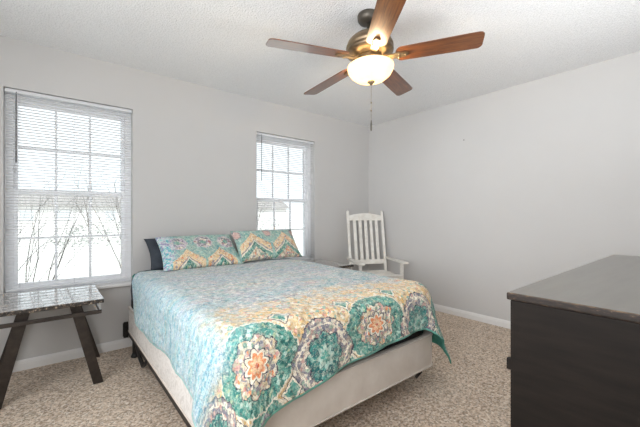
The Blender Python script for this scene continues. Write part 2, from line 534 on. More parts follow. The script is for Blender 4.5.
def coords_uv(m, scale):
    uv = nd(m, 'ShaderNodeUVMap')
    uv.uv_map = 'UVMap'
    mp = nd(m, 'ShaderNodeMapping')
    mp.inputs['Scale'].default_value = scale
    lk(m, uv.outputs[0], mp.inputs['Vector'])
    return mp.outputs[0]


make_materials()


# ------------------------------------------------------------------ mesh helpers
def box(bm, lo, hi, bev=0.0, mi=0, mtx=None, seg=2):
    c = [(a + b) / 2 for a, b in zip(lo, hi)]
    s = [abs(b - a) for a, b in zip(lo, hi)]
    t = bmesh.new()
    bmesh.ops.create_cube(t, size=1)
    for v in t.verts:
        v.co = Vector((v.co.x * s[0], v.co.y * s[1], v.co.z * s[2]))
    if bev > 0:
        bmesh.ops.bevel(t, geom=t.edges[:], offset=min(bev, min(s) * 0.45), segments=seg, affect='EDGES', profile=0.6)
    tm = Matrix.Translation(c)
    if mtx is not None:
        tm = mtx @ tm
    t.transform(tm)
    merge(bm, t, mi)


def merge(bm, t, mi=0, smooth=False):
    vm = {}
    for v in t.verts:
        vm[v] = bm.verts.new(v.co)
    for f in t.faces:
        try:
            nf = bm.faces.new([vm[v] for v in f.verts])
            nf.material_index = mi
            nf.smooth = smooth or f.smooth
        except ValueError:
            pass
    t.free()


def beam(bm, a, b, w, d, up=(0, 0, 1), bev=0.003, mi=0):
    """rectangular bar from a to b; w across, d along 'up'"""
    a, b = Vector(a), Vector(b)
    z = (b - a)
    L = z.length
    z.normalize()
    up = Vector(up)
    x = up.cross(z)
    if x.length < 1e-4:
        x = Vector((1, 0, 0)).cross(z)
    x.normalize()
    y = z.cross(x)
    mt = Matrix.Translation((a + b) / 2) @ Matrix((x, y, z)).transposed().to_4x4()
    box(bm, (-w / 2, -d / 2, -L / 2), (w / 2, d / 2, L / 2), bev, mi, mt)


def tube(bm, pts, rad, seg=8, mi=0, cap=True):
    pts = [Vector(p) for p in pts]
    rs = rad if isinstance(rad, (list, tuple)) else [rad] * len(pts)
    rings = []
    ref = Vector((0.31, 0.17, 0.93))
    for i, p in enumerate(pts):
        d = (pts[min(i + 1, len(pts) - 1)] - pts[max(i - 1, 0)]).normalized()
        x = d.cross(ref)
        if x.length < 1e-3:
            x = d.cross(Vector((1, 0, 0)))
        x.normalize()
        y = d.cross(x)
        rings.append([bm.verts.new(p + (x * math.cos(2 * PI * k / seg) + y * math.sin(2 * PI * k / seg)) * rs[i]) for k in range(seg)])
    for a, b in zip(rings, rings[1:]):
        for k in range(seg):
            f = bm.faces.new([a[k], a[(k + 1) % seg], b[(k + 1) % seg], b[k]])
            f.smooth = True
            f.material_index = mi
    if cap:
        bm.faces.new(rings[0][::-1]).material_index = mi
        bm.faces.new(rings[-1]).material_index = mi


def lathe(bm, prof, seg=40, mi=0, c=(0, 0, 0)):
    rings = []
    for r, z in prof:
        if r < 1e-5:
            rings.append([bm.verts.new((c[0], c[1], c[2] + z))])
        else:
            rings.append([bm.verts.new((c[0] + r * math.cos(2 * PI * k / seg), c[1] + r * math.sin(2 * PI * k / seg), c[2] + z)) for k in range(seg)])
    for a, b in zip(rings, rings[1:]):
        for k in range(seg):
            k2 = (k + 1) % seg
            vs = []
            for v in ((a[k % len(a)]), (a[k2 % len(a)]), (b[k2 % len(b)]), (b[k % len(b)])):
                if v not in vs:
                    vs.append(v)
            if len(vs) > 2:
                f = bm.faces.new(vs)
                f.smooth = True
                f.material_index = mi


def prism(bm, outline, h0, h1, axis='z', bev=0.0, mi=0, mtx=None):
    """extrude a 2D outline; axis names the extrusion direction"""
    t = bmesh.new()

    def P(p, h):
        return {'z': (p[0], p[1], h), 'y': (p[0], h, p[1]), 'x': (h, p[0], p[1])}[axis]
    a = [t.verts.new(P(p, h0)) for p in outline]
    b = [t.verts.new(P(p, h1)) for p in outline]
    t.faces.new(a[::-1])
    t.faces.new(b)
    n = len(a)
    for i in range(n):
        t.faces.new([a[i], a[(i + 1) % n], b[(i + 1) % n], b[i]])
    bmesh.ops.recalc_face_normals(t, faces=t.faces[:])
    if bev:
        bmesh.ops.bevel(t, geom=[e for e in t.edges if e.calc_face_angle(0) > 0.6], offset=bev, segments=2, affect='EDGES')
    if mtx is not None:
        t.transform(mtx)
    merge(bm, t, mi)


def obj(name, bm, mats, parent=None, label=None):
    bmesh.ops.recalc_face_normals(bm, faces=bm.faces[:]) if not bm.faces.layers.int.get('keep') else None
    me = bpy.data.meshes.new(name)
    bm.to_mesh(me)
    bm.free()
    for k in (mats if isinstance(mats, (list, tuple)) else [mats]):
        me.materials.append(M[k])
    o = bpy.data.objects.new(name, me)
    COL.objects.link(o)
    if parent is not None:
        o.parent = parent
    if label:
        o['label'] = label
    return o


def tag(o, label=None, cat=None, group=None, kind=None):
    for k, v in (('label', label), ('category', cat), ('group', group), ('kind', kind)):
        if v:
            o[k] = v
    return o


def thing(name, label, cat, loc=(0, 0, 0), rz=0.0, group=None):
    o = bpy.data.objects.new(name, None)
    o.empty_display_size = 0.1
    o.location = loc
    o.rotation_euler = (0, 0, rz)
    COL.objects.link(o)
    return tag(o, label, cat, group)


def struct(name, bm, mats, parent=None):
    o = obj(name, bm, mats, parent)
    if parent is None:
        o['kind'] = 'structure'
    return o


def copy_tree(o, parent=None):
    c = o.copy()
    COL.objects.link(c)
    if parent is not None:
        c.parent = parent
    for ch in list(o.children):
        copy_tree(ch, c)
    return c


# ------------------------------------------------------------------ the room
H = 2.44
XL, YB = -4.55, -3.62
WT = 0.22          # wall thickness
WINS = [(-3.451, 0.413), (-1.411, 0.413)]
WZ0, WZ1 = 0.56, 2.08

bm = bmesh.new()
box(bm, (XL - 0.2, YB - 0.2, -0.12), (0.2, WT, 0.0))
struct('floor', bm, 'carpet')
bm = bmesh.new()
box(bm, (XL - 0.2, YB - 0.2, H), (0.2, WT, H + 0.12))
struct('ceiling', bm, 'ceiling')
bm = bmesh.new()                               # wall with the two windows
xs = [XL - 0.2]
for cx, hw in WINS:
    xs += [cx - hw, cx + hw]
xs.append(0.2)
for i in range(0, len(xs), 2):
    box(bm, (xs[i], 0, 0), (xs[i + 1], WT, H))
for cx, hw in WINS:
    box(bm, (cx - hw, 0, 0), (cx + hw, WT, WZ0 - 0.025))
    box(bm, (cx - hw, 0, WZ1), (cx + hw, WT, H))
struct('wall_north', bm, 'wall')
bm = bmesh.new()
box(bm, (0, YB, 0), (0.2, 0, H))
struct('wall_east', bm, 'wall')
bm = bmesh.new()
box(bm, (XL - 0.2, YB, 0), (XL, 0, H))
struct('wall_west', bm, 'wall')
bm = bmesh.new()
box(bm, (XL - 0.2, YB - 0.2, 0), (0.2, YB, H))
struct('wall_south', bm, 'wall')

BBP = [(0, 0), (0.014, 0), (0.014, 0.050), (0.011, 0.055), (0.011, 0.061), (0.006, 0.072), (0.003, 0.076), (0, 0.076)]
bm = bmesh.new()
prism(bm, [(-a, z) for a, z in BBP], XL, 0, 'x')
struct('baseboard_north', bm, 'trim')
bm = bmesh.new()
prism(bm, [(-a, z) for a, z in BBP], YB, -0.014, 'y')
struct('baseboard_east', bm, 'trim')


def window(i, cx, hw):
    root = bpy.data.objects.new('window_%d' % i, None)
    root.location = (cx, 0.12, WZ0)
    root['kind'] = 'structure'
    COL.objects.link(root)
    h = WZ1 - WZ0
    fw = 0.046
    bm = bmesh.new()                            # outer vinyl frame
    for s in (-1, 1):
        x0, x1 = sorted((s * hw, s * (hw - fw)))
        box(bm, (x0, -0.03, 0), (x1, 0.08, h), 0.002)
    box(bm, (-hw + fw, -0.03, h - fw), (hw - fw, 0.08, h), 0.002)
    box(bm, (-hw + fw, -0.03, 0), (hw - fw, 0.08, 0.03), 0.002)
    obj('window_frame', bm, 'vinyl', root)
    zm = 1.33 - WZ0
    for nm, z0, z1, y in (('upper_sash', zm - 0.018, h - fw, 0.035), ('lower_sash', 0.03, zm + 0.018, 0.0)):
        bm = bmesh.new()
        st = 0.026
        g = hw - fw
        for s in (-1, 1):
            x0, x1 = sorted((s * g, s * (g - st)))
            box(bm, (x0, y - 0.014, z0), (x1, y + 0.014, z1), 0.002)
        box(bm, (-g + st, y - 0.014, z1 - 0.036), (g - st, y + 0.014, z1), 0.002)
        box(bm, (-g + st, y - 0.014, z0), (g - st, y + 0.014, z0 + 0.036), 0.002)
        sash = obj(nm, bm, 'vinyl', root)
        bm = bmesh.new()
        gx = g - st
        for k in (-1, 1):
            box(bm, (k * gx / 3 - 0.009, y - 0.007, z0 + 0.036), (k * gx / 3 + 0.009, y + 0.007, z1 - 0.036), 0.002)
        zc = (z0 + z1) / 2
        box(bm, (-gx, y - 0.008, zc - 0.009), (gx, y + 0.008, zc + 0.009), 0.002)
        obj('muntin', bm, 'vinyl', sash)
        bm = bmesh.new()
        box(bm, (-gx, y - 0.002, z0 + 0.036), (gx, y + 0.002, z1 - 0.036))
        obj('window_pane', bm, 'glass', sash)
    bm = bmesh.new()                            # stool and its apron nosing
    box(bm, (-hw - 0.0, -0.12, -0.025), (hw + 0.0, -0.03, 0.0), 0.0)
    box(bm, (-hw - 0.03, -0.15, -0.025), (hw + 0.03, -0.12, 0.0), 0.006)
    obj('window_sill', bm, 'trim', root)
    return root


for i, (cx, hw) in enumerate(WINS):
    window(i + 1, cx, hw)


def blind(cx, hw, label):
    t = thing('window_blind', label, 'blind', (cx, 0.032, WZ1), 0, 'mini blinds in the two windows')
    w = hw - 0.006
    bm = bmesh.new()
    box(bm, (-w, -0.016, -0.030), (w, 0.016, -0.004), 0.002)
    obj('headrail', bm, 'headrail', t)
    bm = bmesh.new()
    ztop, zbot = -0.048, WZ0 + 0.052 - WZ1
    n = int((ztop - zbot) / 0.0213)
    for k in range(n + 1):
        z = ztop + (zbot - ztop) * k / n
        yy, zz = [-0.0123, -0.0045, 0.0045, 0.0123], [0.0014, 0.0018, 0.0002, -0.0030]
        vs = [[bm.verts.new((sx * (w - 0.004), y, z + q)) for y, q in zip(yy, zz)] for sx in (-1, 1)]
        for j in range(3):
            f = bm.faces.new([vs[0][j], vs[0][j + 1], vs[1][j + 1], vs[1][j]])
            f.smooth = True
    obj('slats', bm, 'blind', t)
    bm = bmesh.new()
    box(bm, (-w + 0.004, -0.013, zbot - 0.026), (w - 0.004, 0.013, zbot - 0.012), 0.004)
    for x in (-w * 0.62, w * 0.62):
        box(bm, (x - 0.035, -0.0155, zbot - 0.024), (x + 0.035, -0.0125, zbot - 0.014), 0.001)
    obj('bottom_rail', bm, 'headrail', t)
    for x in (-w * 0.80, 0, w * 0.80):
        bm = bmesh.new()
        for y in (-0.0135, 0.0135):
            tube(bm, [(x, y, -0.03), (x, y, zbot - 0.02)], 0.0008, 4)
        obj('ladder_cord', bm, 'headrail', t)
    bm = bmesh.new()
    tube(bm, [(-w + 0.062, -0.021, -0.022), (-w + 0.062, -0.024, -0.06), (-w + 0.062, -0.024, -0.545)], [0.002, 0.0042, 0.0042], 6)
    obj('tilt_wand', bm, 'wand', t)
    return t


blind(*WINS[0], 'white mini blind on the wide left window above the stone-topped table')
blind(*WINS[1], 'white mini blind on the window behind the bed, nearer the rocking chair')

# roof overhang outside the window wall
bm = bmesh.new()
box(bm, (XL - 2, WT, 2.30), (2.2, 0.84, 2.33))
box(bm, (XL - 2, 0.84, 2.25), (2.2, 0.87, 2.44))
struct('trim_1', bm, 'soffit')


# ------------------------------------------------------------------ side tables
def side_table(label, cx, cy):
    """stone-look top on four splayed flat metal legs with a low rail frame under the top"""
    t = thing('side_table', label, 'table', (cx, cy, 0), 0, 'matching stone-topped side tables')
    zt, w, d = 0.59, 0.277, 0.31
    bm = bmesh.new()
    box(bm, (-w, -d, zt - 0.026), (w, d, zt), 0.003, 0)
    for f in bm.faces:
        if abs(f.normal.z) < 0.5:
            f.material_index = 1
    bmesh.ops.recalc_face_normals(bm, faces=bm.faces[:])
    for f in bm.faces:
        f.material_index = 0 if f.normal.z > 0.6 else 1
    obj('table_top', bm, ['marble', 'marble_edge'], t)
    for sx in (-1, 1):
        for sy in (-1, 1):
            bm = bmesh.new()
            top = Vector((sx * 0.125, sy * 0.255, zt - 0.026))
            foot = Vector((sx * (0.255 if sy < 0 else 0.285), sy * (0.215 if sy < 0 else 0.285), 0.0))
            beam(bm, top, foot, 0.060, 0.020, (0, 1, 0), 0.002)
            for v in bm.verts:                  # cut feet and tops level
                if v.co.z < 0.02:
                    v.co.z = 0.0 if v.co.z < 0.012 else v.co.z
                if v.co.z > zt - 0.03:
                    v.co.z = zt - 0.027
            obj('leg', bm, 'table_metal', t)
    zr = 0.505
    for sy in (-1, 1):
        bm = bmesh.new()
        beam(bm, (-0.265, sy * 0.290, zr), (0.265, sy * 0.290, zr), 0.016, 0.024, (0, 0, 1), 0.002)
        obj('rail', bm, 'table_metal', t)
    for sx in (-1, 1):
        bm = bmesh.new()
        beam(bm, (sx * 0.259, -0.281, zr), (sx * 0.259, 0.281, zr), 0.012, 0.020, (0, 0, 1), 0.002)
        for sy in (-1, 1):
            beam(bm, (sx * 0.259, sy * 0.272, zr + 0.008), (sx * 0.259, sy * 0.272, zt - 0.026), 0.012, 0.012, (0, 1, 0), 0.001)
        obj('side_rail', bm, 'chrome', t, 'pale steel rail at the table end')
    return t


side_table('dark-legged side table with glossy grey stone top under the left window', -3.600, -0.365)
side_table('grey stone side table between the bed and rocking chair, mostly hidden by the bed', -1.225, -0.335)

# ------------------------------------------------------------------ bed
BX0, BX1, BY0, BY1 = -3.088, -1.64, -0.07, -2.085
t = thing('bed_frame', 'black steel rail bed frame on legs and wheels under the box spring', 'bed frame', ((BX0 + BX1) / 2, (BY0 + BY1) / 2, 0))
ox, oy = t.location.x, t.location.y
for x, s in ((BX0 + 0.004, 1), (BX1 - 0.004, -1)):
    bm = bmesh.new()
    x0, x1 = sorted((x, x + s * 0.005))
    box(bm, (x0 - ox, BY1 + 0.15 - oy, 0.118), (x1 - ox, BY0 - oy, 0.163), 0.001)
    x0, x1 = sorted((x, x + s * 0.04))
    box(bm, (x0 - ox, BY1 + 0.15 - oy, 0.159), (x1 - ox, BY0 - oy, 0.164), 0.001)
    obj('side_rail', bm, 'steel', t)
for y in (-0.36, -1.08, -1.80):
    bm = bmesh.new()
    box(bm, (BX0 + 0.01 - ox, y - 0.018 - oy, 0.150), (BX1 - 0.01 - ox, y + 0.018 - oy, 0.158), 0.001)
    obj('cross_bar', bm, 'steel', t)
for x in (BX0 + 0.018, BX1 - 0.045, (BX0 + BX1) / 2):
    for y in (-0.27, -1.80):
        bm = bmesh.new()
        box(bm, (x - 0.016 - ox, y - 0.016 - oy, 0.03), (x + 0.016 - ox, y + 0.016 - oy, 0.152), 0.002)
        lg = obj('leg', bm, 'steel', t)
        bm = bmesh.new()
        if y < -1 and x > -2:
            lathe(bm, [(0, -0.011), (0.024, -0.011), (0.027, -0.006), (0.027, 0.006), (0.024, 0.011), (0, 0.011)], 20)
            bm.transform(Matrix.Translation((x + 0.01 - ox, y - 0.025 - oy, 0.0275)) @ Matrix.Rotation(PI / 2, 4, 'Y') @ Matrix.Rotation(0.4, 4, 'X'))
            obj('wheel', bm, 'rubber', lg)
        else:
            lathe(bm, [(0, 0), (0.027, 0), (0.029, 0.008), (0.018, 0.034), (0, 0.034)], 20)
            bm.transform(Matrix.Translation((x - ox, y - oy, 0.0)))
            obj('foot_cup', bm, 'rubber', lg)
for x in (BX0 - 0.030, BX1 - 0.005):
    bm = bmesh.new()
    box(bm, (x - ox, -0.060 - oy, 0.10), (x + 0.035 - ox, -0.05 - oy, 0.235), 0.003)
    box(bm, (x - 0.004 - ox, -0.050 - oy, 0.11), (x + 0.039 - ox, -0.043 - oy, 0.225), 0.003)
    obj('headboard_bracket', bm, 'steel', t)
# adjuster arm at the foot corner and a hanging strap
bm = bmesh.new()
tube(bm, [(BX1 - 0.03 - ox, -1.86 - oy, 0.150), (BX1 - 0.02 - ox, -1.97 - oy, 0.150), (BX1 - 0.028 - ox, -2.010 - oy, 0.140), (BX1 - 0.060 - ox, -2.02 - oy, 0.112), (BX1 - 0.115 - ox, -2.02 - oy, 0.092)], 0.010, 8)
obj('corner_brace', bm, 'steel', t)
bm = bmesh.new()
tube(bm, [(BX0 + 0.01 - ox, -0.42 - oy, 0.130), (BX0 + 0.01 - ox, -0.50 - oy, 0.075), (BX0 + 0.01 - ox, -0.62 - oy, 0.050), (BX0 + 0.01 - ox, -0.76 - oy, 0.13)], 0.014, 8)
obj('strap', bm, 'steel', t)

t = thing('box_spring', 'white box spring between the steel frame and the quilt', 'box spring', ((BX0 + BX1) / 2, (BY0 + BY1) / 2, 0.165))


def rounded_slab(x0, x1, y0, y1, z0, z1, rc, rb, seg=8, mi=0, puff=0.0):
    """slab with rounded vertical corners and soft top and bottom edges"""
    bm = bmesh.new()
    prof = [(rb, z0)]
    for k in range(1, 5):
        a = PI / 2 * k / 4
        prof.append((rb * (1 - math.sin(a)), z0 + rb * (1 - math.cos(a))))
    prof.append((-puff, (z0 + z1) / 2))
    for k in range(0, 5):
        a = PI / 2 * k / 4
        prof.append((rb * (1 - math.cos(a)), z1 - rb * (1 - math.sin(a))))
    rings = []
    for ins, z in prof:
        ring = []
        for cx, cy, a0 in ((x1 - rc, y1 - rc, 0), (x0 + rc, y1 - rc, PI / 2), (x0 + rc, y0 + rc, PI), (x1 - rc, y0 + rc, 3 * PI / 2)):
            for k in range(seg + 1):
                a = a0 + PI / 2 * k / seg
                r = max(rc - ins, 0.001)
                ring.append(bm.verts.new((cx + r * math.cos(a), cy + r * math.sin(a), z)))
        rings.append(ring)
    n = len(rings[0])
    for a, b in zip(rings, rings[1:]):
        for k in range(n):
            f = bm.faces.new([a[k], a[(k + 1) % n], b[(k + 1) % n], b[k]])
            f.smooth = True
            f.material_index = mi
    bm.faces.new(rings[0][::-1])
    bm.faces.new(rings[-1])
    return bm


hx, hy = (BX1 - BX0) / 2, (BY0 - BY1) / 2
bm = rounded_slab(-hx, hx, -hy, hy, 0.0, 0.209, 0.045, 0.012)
for f in bm.faces:
    c = f.calc_center_median()
    if abs(c.x) > hx - 0.035:
        f.material_index = 1
obj('cover', bm, ['boxspring', 'boxspring_side'], t)
bm = bmesh.new()
for z in (0.006, 0.203):
    pts = []
    for cx, cy, a0 in ((hx - 0.045, hy - 0.045, 0), (-hx + 0.045, hy - 0.045, PI / 2), (-hx + 0.045, -hy + 0.045, PI), (hx - 0.045, -hy + 0.045, 3 * PI / 2)):
        for k in range(9):
            a = a0 + PI / 2 * k / 8
            pts.append((cx + 0.046 * math.cos(a), cy + 0.046 * math.sin(a), z))
    pts.append(pts[0])
    tube(bm, pts, 0.005, 6)
obj('piping', bm, 'boxspring', t)
bm = bmesh.new()     # torn dust-cover flap hanging from the underside at the foot
vs = [[bm.verts.new((0.30 + 0.26 * i / 8, -hy + 0.18 + 0.03 * j - 0.01 * math.sin(i), -0.004 - 0.055 * math.sin(PI * i / 8) * (1 - abs(j - 2) / 2.6))) for j in range(5)] for i in range(9)]
for i in range(8):
    for j in range(4):
        bm.faces.new([vs[i][j], vs[i + 1][j], vs[i + 1][j + 1], vs[i][j + 1]]).smooth = True
fl = obj('dust_cover_flap', bm, 'lining', t, 'beige sagging flap of lining cloth')
md = fl.modifiers.new('s', 'SOLIDIFY')
md.thickness = 0.002

t = thing('mattress', 'mattress in a charcoal fitted sheet under the patterned quilt', 'mattress', ((BX0 + BX1) / 2, (BY0 + BY1) / 2, 0.376))
bm = rounded_slab(-hx + 0.004, hx - 0.012, -hy + 0.012, hy - 0.0, 0.0, 0.298, 0.15, 0.075, puff=0.006)
obj('fitted_sheet', bm, 'sheet', t)
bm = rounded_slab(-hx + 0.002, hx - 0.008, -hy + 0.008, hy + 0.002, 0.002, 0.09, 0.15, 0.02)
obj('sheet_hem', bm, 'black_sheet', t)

# ---- quilt
TOPZ = 0.689
EX0, EX1, EY = -3.112, -1.592, -2.120      # edges of the mattress top as the quilt bends over


def quilt():
    ov_l, ov_r, ov_f = 0.30, 0.40, 0.315
    nu, nv = 96, 112
    s0, s1 = EX0 - ov_l, EX1 + ov_r
    t0, t1 = -0.35, EY - ov_f
    bm = bmesh.new()
    uvl = bm.loops.layers.uv.new('UVMap')
    edl = bm.loops.layers.uv.new('Edge')
    RB = 0.085
    grid = []

    RC = 0.22

    def drape(s, t):
        du = (EX0 + RC - s) if s < EX0 + RC else ((s - EX1 + RC) if s > EX1 - RC else 0.0)
        sgn = -1 if s < (EX0 + EX1) / 2 else 1
        dv = (EY + RC - t) if t < EY + RC else 0.0
        d = math.hypot(du, dv)
        ang = math.atan2(dv, du) if d > 0 else 0
        arc = RB * PI / 2
        hang = 0.0
        if d < RC - RB:
            out, z = d, TOPZ
        elif d < RC - RB + arc:
            a = (d - RC + RB) / RB
            out, z = RC - RB + RB * math.sin(a), TOPZ - RB * (1 - math.cos(a))
        else:
            hang = d - (RC - RB + arc)
            out, z = RC, TOPZ - RB - hang
        corner = math.sin(2 * ang) if (du > 0 and dv > 0) else 0.0
        flare = hang * (0.09 + (0.27 if sgn > 0 else 0.16) * corner)
        if sgn > 0 and corner > 0:
            flare += 0.10 * hang * math.cos(ang) ** 2 * min(1, corner * 2)
        if corner > 0:
            flare += (0.08 if sgn > 0 else 0.12) * hang * math.sin(ang * 6 + (0.0 if sgn > 0 else 0.6)) * corner
        out += flare
        x = (EX0 + RC if sgn < 0 else EX1 - RC) + sgn * out * math.cos(ang) if du > 0 else s
        y = EY + RC - out * math.sin(ang) if dv > 0 else t
        if hang > 0:
            if dv > 0:
                y -= (1 - corner) * hang * 0.06 * (math.sin(s * 9.0 + 1.0) + 0.6 * math.sin(s * 21)) * math.sin(ang)
            if du > 0:
                x += (1 - corner) * sgn * hang * 0.05 * (math.sin(t * 6.0) + 0.4 * math.sin(t * 15)) * math.cos(ang)
        return Vector((x, y, z))

    for i in range(nu + 1):
        row = []
        for j in range(nv + 1):
            fu, fv = i / nu, j / nv
            # hem line that is longer or shorter along the bed
            s = s0 + (s1 - s0) * fu
            foot_len = 0.312 - 0.078 * min(max((s - EX0) / 1.45, 0), 1) - 0.055 * math.sin(PI * min(max((s - EX0 - 0.35) / 1.1, 0), 1)) + 0.012 * math.sin(s * 7.5) - 0.05 * max(0, min(1, (s - EX1 + 0.02) / 0.2))
            tt1 = EY - foot_len
            t = t0 + (tt1 - t0) * fv
            left_len = 0.268 + 0.010 * math.sin(t * 5.5 + 1) - 0.30 * max(0, min(1, (t + 0.56) / 0.22)) + 0.05 * max(0, min(1, (-1.9 - t) / 0.3))
            if s < EX0:
                s = EX0 - (EX0 - s) / ov_l * left_len
            # slight diagonal at the head end
            t += 0.02 * math.sin(s * 3) * (1 - fv)
            p = drape(s, t)
            n = noise.noise(Vector((s * 3.1, t * 3.1, 0.3))) * 0.010 + noise.noise(Vector((s * 9, t * 9, 5))) * 0.005 + noise.noise(Vector((s * 24, t * 24, 9))) * 0.0028
            if p.z > TOPZ - 0.06:
                p.z += n + 0.006
            else:
                p.x += n * (1 if s > -2.4 else -1)
                p.y -= n
            # keep the cloth outside of the mattress
            row.append((bm.verts.new(p), s + 3.12, t, min(fu * (s1 - s0), (1 - fu) * (s1 - s0), (1 - fv) * (t0 - tt1), fv * (t0 - tt1))))
        grid.append(row)
    for i in range(nu):
        for j in range(nv):
            q = [grid[i][j], grid[i][j + 1], grid[i + 1][j + 1], grid[i + 1][j]]
            f = bm.faces.new([k[0] for k in q])
            f.smooth = True
            for lp, k in zip(f.loops, q):
                lp[uvl].uv = (k[1], k[2])
                lp[edl].uv = (k[3], 0)
    bmesh.ops.recalc_face_normals(bm, faces=bm.faces[:])
    up = sum(f.normal.z for f in bm.faces)
    if up < 0:
        bmesh.ops.reverse_faces(bm, faces=bm.faces[:])
    me = bpy.data.meshes.new('quilt')
    bm.to_mesh(me)
    bm.free()
    me.materials.append(M['quilt'])
    me.materials.append(M['teal_back'])
    o = bpy.data.objects.new('quilt', me)
    COL.objects.link(o)
    md = o.modifiers.new('thick', 'SOLIDIFY')
    md.thickness = 0.008
    md.offset = -1
    md.material_offset = 1
    md.material_offset_rim = 1
    return o


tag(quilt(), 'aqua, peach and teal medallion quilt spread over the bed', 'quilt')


def pillow(name, w, h, th, mat_name, loc, rot, label, cat, group=None, corner=0.05, seed=0, flange=0.0):
    n = 36
    bm = bmesh.new()
    uvl = bm.loops.layers.uv.new('UVMap')

    def P(i, j, side):
        u, v = -1 + 2 * i / n, -1 + 2 * j / n
        k = 1 - corner * ((1 - abs(u) ** 2) * 0 + 0)
        # sides pull inwards between the pointed corners
        x = u * w / 2 * (1 - 0.055 * (1 - v * v) * abs(u) ** 3)
        y = v * h / 2 * (1 - 0.09 * (1 - u * u) * abs(v) ** 3)
        t = (max(0, 1 - abs(u) ** 2.6) * max(0, 1 - abs(v) ** 2.6)) ** 0.55 * th / 2
        t *= 1 + 0.16 * noise.noise(Vector((u * 1.7 + seed, v * 1.7, side)))
        wr = noise.noise(Vector((u * 6 + seed, v * 5, side * 3))) * 0.006 * (1 - abs(u) ** 6) * (1 - abs(v) ** 6)
        return Vector((x, y, side * (t + wr + 0.002)))
    for side in (1, -1):
        g = [[(bm.verts.new(P(i, j, side)), i, j) for j in range(n + 1)] for i in range(n + 1)]
        for i in range(n):
            for j in range(n):
                q = [g[i][j], g[i + 1][j], g[i + 1][j + 1], g[i][j + 1]]
                if side < 0:
                    q = q[::-1]
                f = bm.faces.new([k[0] for k in q])
                f.smooth = True
                for lp, k in zip(f.loops, q):
                    lp[uvl].uv = ((-1 + 2 * k[1] / n) * w / 2, (-1 + 2 * k[2] / n) * h / 2)
    bmesh.ops.remove_doubles(bm, verts=bm.verts[:], dist=0.0045)
    o = obj(name, bm, mat_name)
    o.location = loc
    o.rotation_euler = rot
    return tag(o, label, cat, group)


pillow('pillow', 0.79, 0.38, 0.10, 'sheet', (-2.565, -0.175, 0.815), (R(40), R(0), R(-1)), 'charcoal pillow standing behind the two patterned shams, against the wall', 'pillow', None, seed=4)
pillow('pillow_sham', 0.70, 0.42, 0.12, 'sham_a', (-2.548, -0.300, 0.826), (R(38), 0, R(-1)), 'patterned pillow sham nearer the left window, in front of the charcoal pillow', 'pillow', None, seed=1)
pillow('pillow_sham', 0.71, 0.36, 0.12, 'sham_b', (-1.885, -0.350, 0.850), (R(52), 0, R(-1)), 'patterned pillow sham with tan pointed arches, nearer the rocking chair', 'pillow', None, seed=2)


